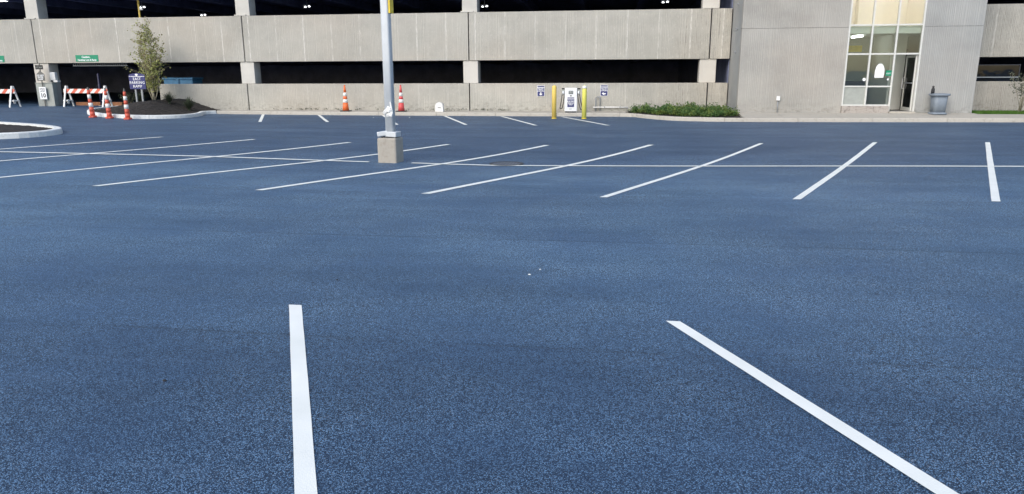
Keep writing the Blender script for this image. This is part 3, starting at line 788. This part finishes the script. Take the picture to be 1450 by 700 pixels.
# outlet on the tower
t = thing('outlet_post', 'small white outlet box on a thin conduit against the tower wall', 'outlet box', (5.66, TY - .05, .2))
build('conduit', MB().tube([(0, 0, 0), (0, 0, .43)], .014, 8), M['steel'], t); build('outlet_box', MB().box(-.06, .06, -.05, .045, .43, .58), M['plastic'], t, .012)

# ---------------------------------------------------------------- cones
def cone_bands(t, r0, r1, z0, z1, bands, mat, n=20):
    """bands: fractions along the height; alternating orange / white rings, each a part"""
    for i, (a, b, kind) in enumerate(bands):
        za, zb = z0 + (z1 - z0) * a, z0 + (z1 - z0) * b; ra, rb = r0 + (r1 - r0) * a, r0 + (r1 - r0) * b
        e = .003 if kind == 'w' else 0
        build('reflective_band' if kind == 'w' else 'cone_section', MB().lathe([(ra + e, za), (rb + e, zb)], n), M['reflect'] if kind == 'w' else mat, t)
def tall_cone(x, y, lb, mat, lean=0.):
    t = thing('traffic_cone', lb, 'traffic cone', (x, y, hz(x, y) + (.0 if True else 0)), group='tall slim traffic cones at the planting bed')
    t.rotation_euler = (0, lean, 0)
    build('base', MB().lathe([(.14, 0), (.14, .05), (.12, .06)], 8, smooth=False), mat, t)
    cone_bands(t, .088, .045, .06, .98, [(0, .12, 'o'), (.12, .16, 'o'), (.16, .34, 'o'), (.34, .50, 'w'), (.50, .66, 'o'), (.66, .82, 'w'), (.82, 1.0, 'o')][2:] + [(0, .16, 'o')], mat)
    build('top_handle', MB().lathe([(.05, .98), (.03, 1.0), (.022, 1.05), (.03, 1.07), (.01, 1.08)], 12), M['orange'] if lean >= 0 else M['greysign'], t)
tall_cone(-18.82, 24.3, 'leaning orange cone, leftmost of the three on the bed kerb', M['orange'], R(-3))
tall_cone(-18.12, 24.25, 'orange cone in the middle of the three on the bed kerb', M['orange'], R(-2.5))
tall_cone(-17.33, 24.15, 'orange cone standing alone in front of the navy ramp sign', M['orange'], R(-1))
def wall_cone(x, y, lb, mat):
    t = thing('traffic_cone', lb, 'traffic cone', (x, y, .13), group='cones at the foot of the long wall')
    build('rubber_base', MB().box(-.19, .19, -.19, .19, 0, .035), M['black'], t, .012)
    cone_bands(t, .13, .03, .035, 1.0, [(0, .32, 'o'), (.32, .46, 'w'), (.46, .58, 'o'), (.58, .73, 'w'), (.73, 1., 'o')], mat)
    build('cone_tip', MB().lathe([(.03, 1.0), (.035, 1.02), (.015, 1.04)], 12), mat, t)
wall_cone(-10.75, 28.4, 'bright orange cone at the wall foot left of the light pole', M['orange2'])
wall_cone(-8.42, 28.35, 'faded red cone at the wall foot right of the light pole', M['pinkred'])

# ---------------------------------------------------------------- barricades
def barricade(x, y, rz, length, lb, x_off=0.):
    z = hz(x, y)
    t = thing('barricade', lb, 'barricade', (x, y, z), rz, group='A frame barricades at the garage entries')
    h = length / 2
    build('striped_rail', MB().box(-h, h, -.055, -.03, .57, .75), M['barstripe'], t, .004)
    for s in (-1, 1):
        for d in (-1, 1):
            p0 = Vector((s * (h - .12) + s * .0, d * .03, .88)); p1 = Vector((s * (h - .12) + .02 * d, d * .27, 0.))
            mb = MB(); dirv = (p1 - p0); a = Vector((.034, 0, 0)); b = Vector((0, .016, 0))
            vs = [p0 - a - b, p0 + a - b, p0 + a + b, p0 - a + b, p1 - a - b, p1 + a - b, p1 + a + b, p1 - a + b]
            mb.add(vs, [(0, 1, 2, 3), (7, 6, 5, 4), (0, 4, 5, 1), (1, 5, 6, 2), (2, 6, 7, 3), (3, 7, 4, 0)]); build('leg', mb, M['plastic'], t)
        build('cross_brace', MB().box(s * (h - .12) - .11, s * (h - .12) + .11, -.16, .16, .24, .29), M['plastic'], t)
        build('hinge_foot', MB().lathe([(.03, .13), (.05, .16), (.05, .25), (.04, .30)], 10, cx=s * (h - .12)), M['plastic'], t)
    return t
barricade(-22.32, 28.62, 0, 2.05, 'white barricade with red striped rail behind the cones')
barricade(-26.15, 28.0, 0, 2.05, 'white striped barricade cut off by the left edge, left of the speed limit sign')

# ---------------------------------------------------------------- signs by the left entry
def sign_board(x, lb, lines):
    t = thing('wall_sign', lb, 'sign', (x, Y0 - .012, 2.16), group='green signs over the garage entries')
    build('sign_panel', MB().box(-.53, .53, 0, .01, 0, .27), M['green'], t)
    text('lettering', lines[0], .115, -.04, -.0015, .15, M['letter'], t, bold=.003); text('lettering', lines[1], .095, 0, -.0015, .035, M['letter'], t, bold=.003)
sign_board(-22.5, 'green sign with two white lines above the barricaded entry', ('Caution,', 'Handicap Lots & Ramp'))
sign_board(-27.0, 'green sign cut off by the left edge of the picture', ('Caution,', 'Handicap Lots & Ramp'))
px_, py_ = -24.56, 28.85; z0 = hz(px_, py_)
t = thing('sign_post', 'thin post with three stacked signs in front of the left garage column', 'sign post', (px_, py_, z0))
build('post', MB().box(-.02, .02, .012, .04, 0, 1.82), M['greysign'], t)
p = build('black_sign', MB().box(-.19, .17, -.01, .01, 1.56, 1.74), M['blackletter'], t); text('lettering', '6 FT 8 IN', .075, -.01, -.0115, 1.62, M['cabinet'], p)
p = build('house_shaped_sign', MB().prism([(-.18, 1.08), (.18, 1.08), (.18, 1.36), (0, 1.5), (-.18, 1.36)], -.01, .01), M['greysign'], t, label='dark grey house shaped sign')
for i, s in enumerate(('DO NOT', 'ENTER', 'RAMP')): text('lettering', s, .085, 0, -.0115, 1.28 - i * .08, M['letter'], p, bold=.002)
p = build('speed_limit_sign', MB().box(-.17, .16, -.01, .01, .30, .82), M['letter'], t, label='white speed limit sign')
text('lettering', 'SPEED', .1, -.005, -.0115, .70, M['blackletter'], p); text('lettering', 'LIMIT', .1, -.005, -.0115, .61, M['blackletter'], p)
text('lettering', '10', .25, -.005, -.0115, .38, M['blackletter'], p, bold=.006)
t = thing('utility_box', 'grey green utility cabinet at the foot of the left garage column', 'utility cabinet', (-24.5, 29.05, .28))
build('cabinet_body', MB().box(-.44, .36, -.11, .16, -.02, .97), M['cabinet'], t, .015); build('cabinet_lid', MB().box(-.46, .38, -.13, .16, .972, 1.0), M['cabinet'], t, .006)
t = thing('wall_lamp', 'pale box shaped lamp on the right side of the left garage column', 'wall lamp', (-24.40, 29.3, 1.3))
build('lamp_body', MB().box(.001, .25, -.12, .05, .08, .42), M['plastic'], t, .02); build('visor', MB().box(.16, .36, -.15, .05, .0, .075), M['plastic'], t, .01)
# navy ramp sign
sx_, sy_ = -18.62, 26.8; z0 = bed_h(sx_, sy_)
t = thing('ramp_sign', 'navy EAST PARKING RAMP sign on two grey posts in the planting bed', 'sign', (sx_, sy_, z0))
zb = 1.05 - z0
pl = [(-.34, zb), (.34, zb), (.34, zb + .52)] + [(.34 * math.cos(R(a)), zb + .52 + .085 * math.sin(R(a))) for a in range(20, 180, 20)] + [(-.34, zb + .52)]
p = build('sign_panel', MB().prism(pl, -.03, .0), M['navy'], t)
build('divider_line', MB().box(-.33, .33, -.034, -.031, zb + .475, zb + .495), M['letter'], p)
sh = [(-.055, .08), (-.055, .035), (-.03, .0), (0, -.025), (.03, 0), (.055, .035), (.055, .08), (.03, .095), (0, .085), (-.03, .095)]
build('crest', MB().prism([(a, zb + .51 + b * .8) for a, b in sh], -.035, -.0305), M['letter'], p)
for i, s in enumerate(('EAST', 'PARKING', 'RAMP')): text('lettering', s, .145, 0, -.0325, zb + .34 - i * .14, M['letter'], p, bold=.001, space=1.08)
for x in (-.14, .12): build('post', MB().box(x - .03, x + .03, .002, .05, -.15, zb + .45), M['steel'], t)

# blue bin behind the wall
t = thing('blue_container', 'blue plastic container standing behind the low wall right of the tree', 'container', (-19.3, 31, .02))
build('bin_body', MB().box(-.70, .70, -.4, .4, 0, 1.36), M['blue'], t, .03); build('bin_lid', MB().box(-.74, .74, -.44, .44, 1.362, 1.45), M['blue'], t, .02)
build('lid_rib', MB().box(-.05, .05, -.45, -.441, 1.0, 1.44), M['blue'], t)

# ---------------------------------------------------------------- trash can
tx, ty = 10.79, 26.5; tz = pave_z(tx, ty)
t = thing('trash_can', 'blue grey square trash can with wide rim against the tower wall', 'trash can', (tx, ty, tz))
build('base_skirt', MB().lathe([(.245, 0), (.245, .03), (.20, .07)], 28, sq=5), M['bin'], t)
build('bin_body', MB().lathe([(.195, .07), (.208, .35), (.222, .60)], 28, sq=5), M['bin'], t)
build('bin_rim', MB().lathe([(.222, .601), (.275, .61), (.28, .655), (.265, .68), (.24, .685), (.21, .64), (.1, .63)], 28, sq=5), M['bin'], t)
t2 = thing('black_bottle', 'small black bottle on the left edge of the trash can rim', 'bottle', (tx - .235, ty - .02, tz + .684))
build('bottle_body', MB().lathe([(.05, 0), (.055, .05), (.05, .15), (.03, .18), (.028, .21)], 14), M['black'], t2); build('bottle_cap', MB().lathe([(.035, .21), (.035, .235), (.015, .25)], 12), M['black'], t2)

# ---------------------------------------------------------------- plants
def leaf(mb, c, size, up=None, asp=.45):
    d = Vector((random.gauss(0, 1), random.gauss(0, 1), random.gauss(0, .7))) if up is None else up + Vector((random.gauss(0, .5), random.gauss(0, .5), random.gauss(0, .3)))
    d.normalize(); s = d.cross(Vector((random.random() - .5, random.random() - .5, random.random() - .5))).normalized()
    a = c - d * size * .5; b = c + d * size * .5; w_ = s * size * asp
    mb.add([a, c + w_ * .9, b, c - w_ * .9], [(0, 1, 2, 3)])
# slender young tree in the bed
bx, by = -18.78, 27.95; bz = bed_h(bx, by) - .03
TR = thing('young_tree', 'slender young tree with thin yellow green leaves in the planting bed', 'tree', (bx, by, bz))
tops = [(.2, 3.1), (-.05, 2.85), (-.48, 2.7), (-.62, 2.4), (.46, 2.4), (.1, 2.65), (-.28, 2.6), (.5, 2.0), (.3, 2.75)]
trunk = MB(); crown = MB(); twigs = MB(); ends = []
for k, (dx, h) in enumerate(tops):
    dy = random.uniform(-.35, .35); b0 = Vector((random.uniform(-.09, .07), random.uniform(-.06, .06), 0)); pts = []; rr = []
    for i in range(9):
        a = i / 8; pts.append(b0 + Vector((dx * (a ** .8) + .035 * math.sin(5 * a + k), dy * a, h * a))); rr.append((.030 if k < 3 else .017) * (1 - .85 * a) + .003)
    trunk.tube(pts, rr, 7)
    for q in range(60):
        a = random.uniform(.14, 1.0); i = min(7, int(a * 8)); base = pts[i].lerp(pts[i + 1], a * 8 - i)
        spread = .05 + .24 * S((a - .1) / .3) * (1 - .45 * S((a - .7) / .3))
        e = base + Vector((random.gauss(0, spread * .75), random.gauss(0, spread * .75), random.uniform(.05, .34)))
        twigs.tube([base, base.lerp(e, .55) + Vector((0, 0, .02)), e], [.005, .004, .002], 4)
        for _ in range(random.randint(4, 9)):
            tt = random.uniform(.3, 1.08); leaf(crown, base.lerp(e, tt) + Vector((random.gauss(0, .035),) * 1 + (random.gauss(0, .035), random.gauss(0, .035))), random.uniform(.045, .085))
build('trunk', trunk, M['bark'], TR); build('branches', twigs, M['bark'], TR); build('crown', crown, M['tree'], TR)
# strappy clumps
def clump(x, y, h, n, lb, mat='darkplant', name='grass_clump'):
    t = thing(name, lb, 'plant', (x, y, bed_h(x, y) - .02)); mb = MB()
    for _ in range(n):
        a = random.uniform(0, 2 * math.pi); out = random.uniform(.08, .50); hh = h * random.uniform(.6, 1.05); w0 = random.uniform(.014, .024)
        s = Vector((-math.sin(a), math.cos(a), 0)) * w0; vs = []
        for i in range(5):
            q = i / 4; c = Vector((math.cos(a) * out * q ** 1.5, math.sin(a) * out * q ** 1.5, hh * (q - .25 * q * q * (out / .3)))); k_ = (1 - q * .85); vs += [c - s * k_, c + s * k_]
        mb.add(vs, [(2 * i, 2 * i + 1, 2 * i + 3, 2 * i + 2) for i in range(4)])
    build('blades', mb, M[mat], t); build('crown_base', MB().lathe([(.05, 0), (.06, .04), (.03, .07)], 10), M[mat], t)
clump(-19.0, 27.3, .5, 150, 'dark leafy clump at the foot of the young tree')
clump(-17.95, 27.7, .58, 150, 'dark strappy plant right of the young tree, left one of the pair')
clump(-17.15, 27.75, .66, 170, 'dark strappy plant at the right end of the mulch mound')
t = thing('small_shrub', 'loose dark shrub behind the posts of the navy ramp sign', 'shrub', (-19.55, 27.4, bed_h(-19.55, 27.4) - .02)); mb = MB(); st = MB()
for _ in range(26):
    e = Vector((random.gauss(0, .16), random.gauss(0, .16), random.uniform(.15, .5))); st.tube([(0, 0, 0), e * .5, e], [.006, .005, .002], 4)
    for _ in range(16): leaf(mb, e * random.uniform(.4, 1.1) + Vector((random.gauss(0, .03), random.gauss(0, .03), random.gauss(0, .03))), .06)
build('stems', st, M['bark'], t); build('foliage', mb, M['darkplant'], t)
# low shrubs right
def in_poly(x, y, poly):
    c = False; n = len(poly)
    for i in range(n):
        x0, y0 = poly[i]; x1, y1 = poly[(i + 1) % n]
        if (y0 > y) != (y1 > y) and x < (x1 - x0) * (y - y0) / (y1 - y0) + x0: c = not c
    return c
mb = MB(); cnt = 0
reg = [(.55, 27.95), (1.0, 27.35), (1.7, 26.5), (2.3, 26.0), (3.1, 25.75), (3.9, 25.7), (4.2, 26.2), (4.22, 28.2), (3.4, 28.6), (.9, 28.6)]
while cnt < 900:
    x = random.uniform(.5, 4.3); y = random.uniform(25.4, 29.0)
    if not in_poly(x, y, reg): continue
    cnt += 1; hgt = random.uniform(.12, .30) * (.8 + .35 * math.sin(x * 3.1 + y * 2) + .25 * math.sin(x * 7.3)) + (.12 if random.random() < .12 else 0); base = Vector((x, y, .12))
    tip = base + Vector((random.gauss(0, .06), random.gauss(0, .06), hgt))
    mb.tube([base, tip], [.005, .002], 3)
    for _ in range(17):
        q = random.uniform(.2, 1.05); leaf(mb, base.lerp(tip, q) + Vector((random.gauss(0, .045), random.gauss(0, .045), random.gauss(0, .02))), random.uniform(.035, .075))
o = build('low_shrubs', mb, M['shrub']); tag(o, 'mass of low green shrubs in the bed left of the stair tower', 'shrubs', kind='stuff')
# weeds at the wall foot
mb = MB()
for x in list(-15.2 + 11 * random.random() for _ in range(60)):
    for _ in range(6): leaf(mb, Vector((x + random.gauss(0, .05), 29.12 + random.gauss(0, .02), .15 + random.random() * .07)), .04)
tag(build('wall_weeds', mb, M['darkplant']), 'tiny weeds growing along the foot of the low wall', 'weeds', kind='stuff')
# grass right
mb = MB()
for _ in range(9000):
    x = random.uniform(12.1, 19); y = random.uniform(26.58, 28.2) ; h = random.uniform(.04, .11); a = random.uniform(0, 6.28); s = Vector((math.cos(a), math.sin(a), 0)) * .008
    c = Vector((x, y, .19)); tpv = c + Vector((random.gauss(0, .02), random.gauss(0, .02), h)); mb.add([c - s, c + s, tpv], [(0, 1, 2)])
tag(build('lawn_grass', mb, M['grass']), 'bright green grass strip right of the stair tower', 'grass', kind='stuff')
# spindly bush right edge
t = thing('spindly_bush', 'spindly grey green bush at the right edge in front of the wall', 'bush', (13.95, 27.7, .18)); st = MB(); mb = MB()
for k in range(9):
    e = Vector((random.gauss(.05, .26), random.gauss(0, .2), random.uniform(.9, 1.45))); st.tube([(random.gauss(0, .05), 0, 0), e * .5 + Vector((0, 0, .1)), e], [.012, .008, .003], 5)
    for _ in range(70): leaf(mb, e * random.uniform(.55, 1.05) + Vector((random.gauss(0, .09), random.gauss(0, .09), random.gauss(0, .06))), random.uniform(.04, .07))
build('stems', st, M['bark'], t); build('foliage', mb, M['greyplant'], t)

# ---------------------------------------------------------------- small debris on the asphalt
def scrap(x, y, s, m, lb, cat='debris'):
    mb = MB(); n = 7; a0 = random.random() * 6; z = hz(x, y) + .004
    pl = [(x + s * random.uniform(.5, 1) * math.cos(a0 + i * 6.283 / n), y + s * random.uniform(.5, 1) * math.sin(a0 + i * 6.283 / n)) for i in range(n)]
    vs = [(a, b, z) for a, b in pl] + [(x + (a - x) * .6, y + (b - y) * .6, z + s * .5) for a, b in pl]
    mb.add(vs, [tuple(range(n))[::-1], tuple(range(n, 2 * n))] + [(i, (i + 1) % n, (i + 1) % n + n, i + n) for i in range(n)])
    tag(build('pebble', mb, M[m]), lb, cat)
scrap(-2.35, 3.30, .014, 'black', 'black crumb of tar left of the near white stripe', 'tar crumb')
scrap(-.65, 5.63, .013, 'reflect', 'pale chip on the asphalt, left one of the pair in mid lot', 'chip')
scrap(-.58, 5.80, .011, 'reflect', 'pale chip on the asphalt, right one of the pair in mid lot', 'chip')
scrap(-2.15, 5.28, .013, 'black', 'dark crumb on the asphalt above the near left stripe', 'tar crumb')
scrap(-8.9, 26.3, .03, 'reflect', 'pale chip on the asphalt in front of the right wall cone', 'chip')
scrap(-7.6, 26.6, .03, 'reflect', 'pale chip on the asphalt in front of the white utility pedestal', 'chip')
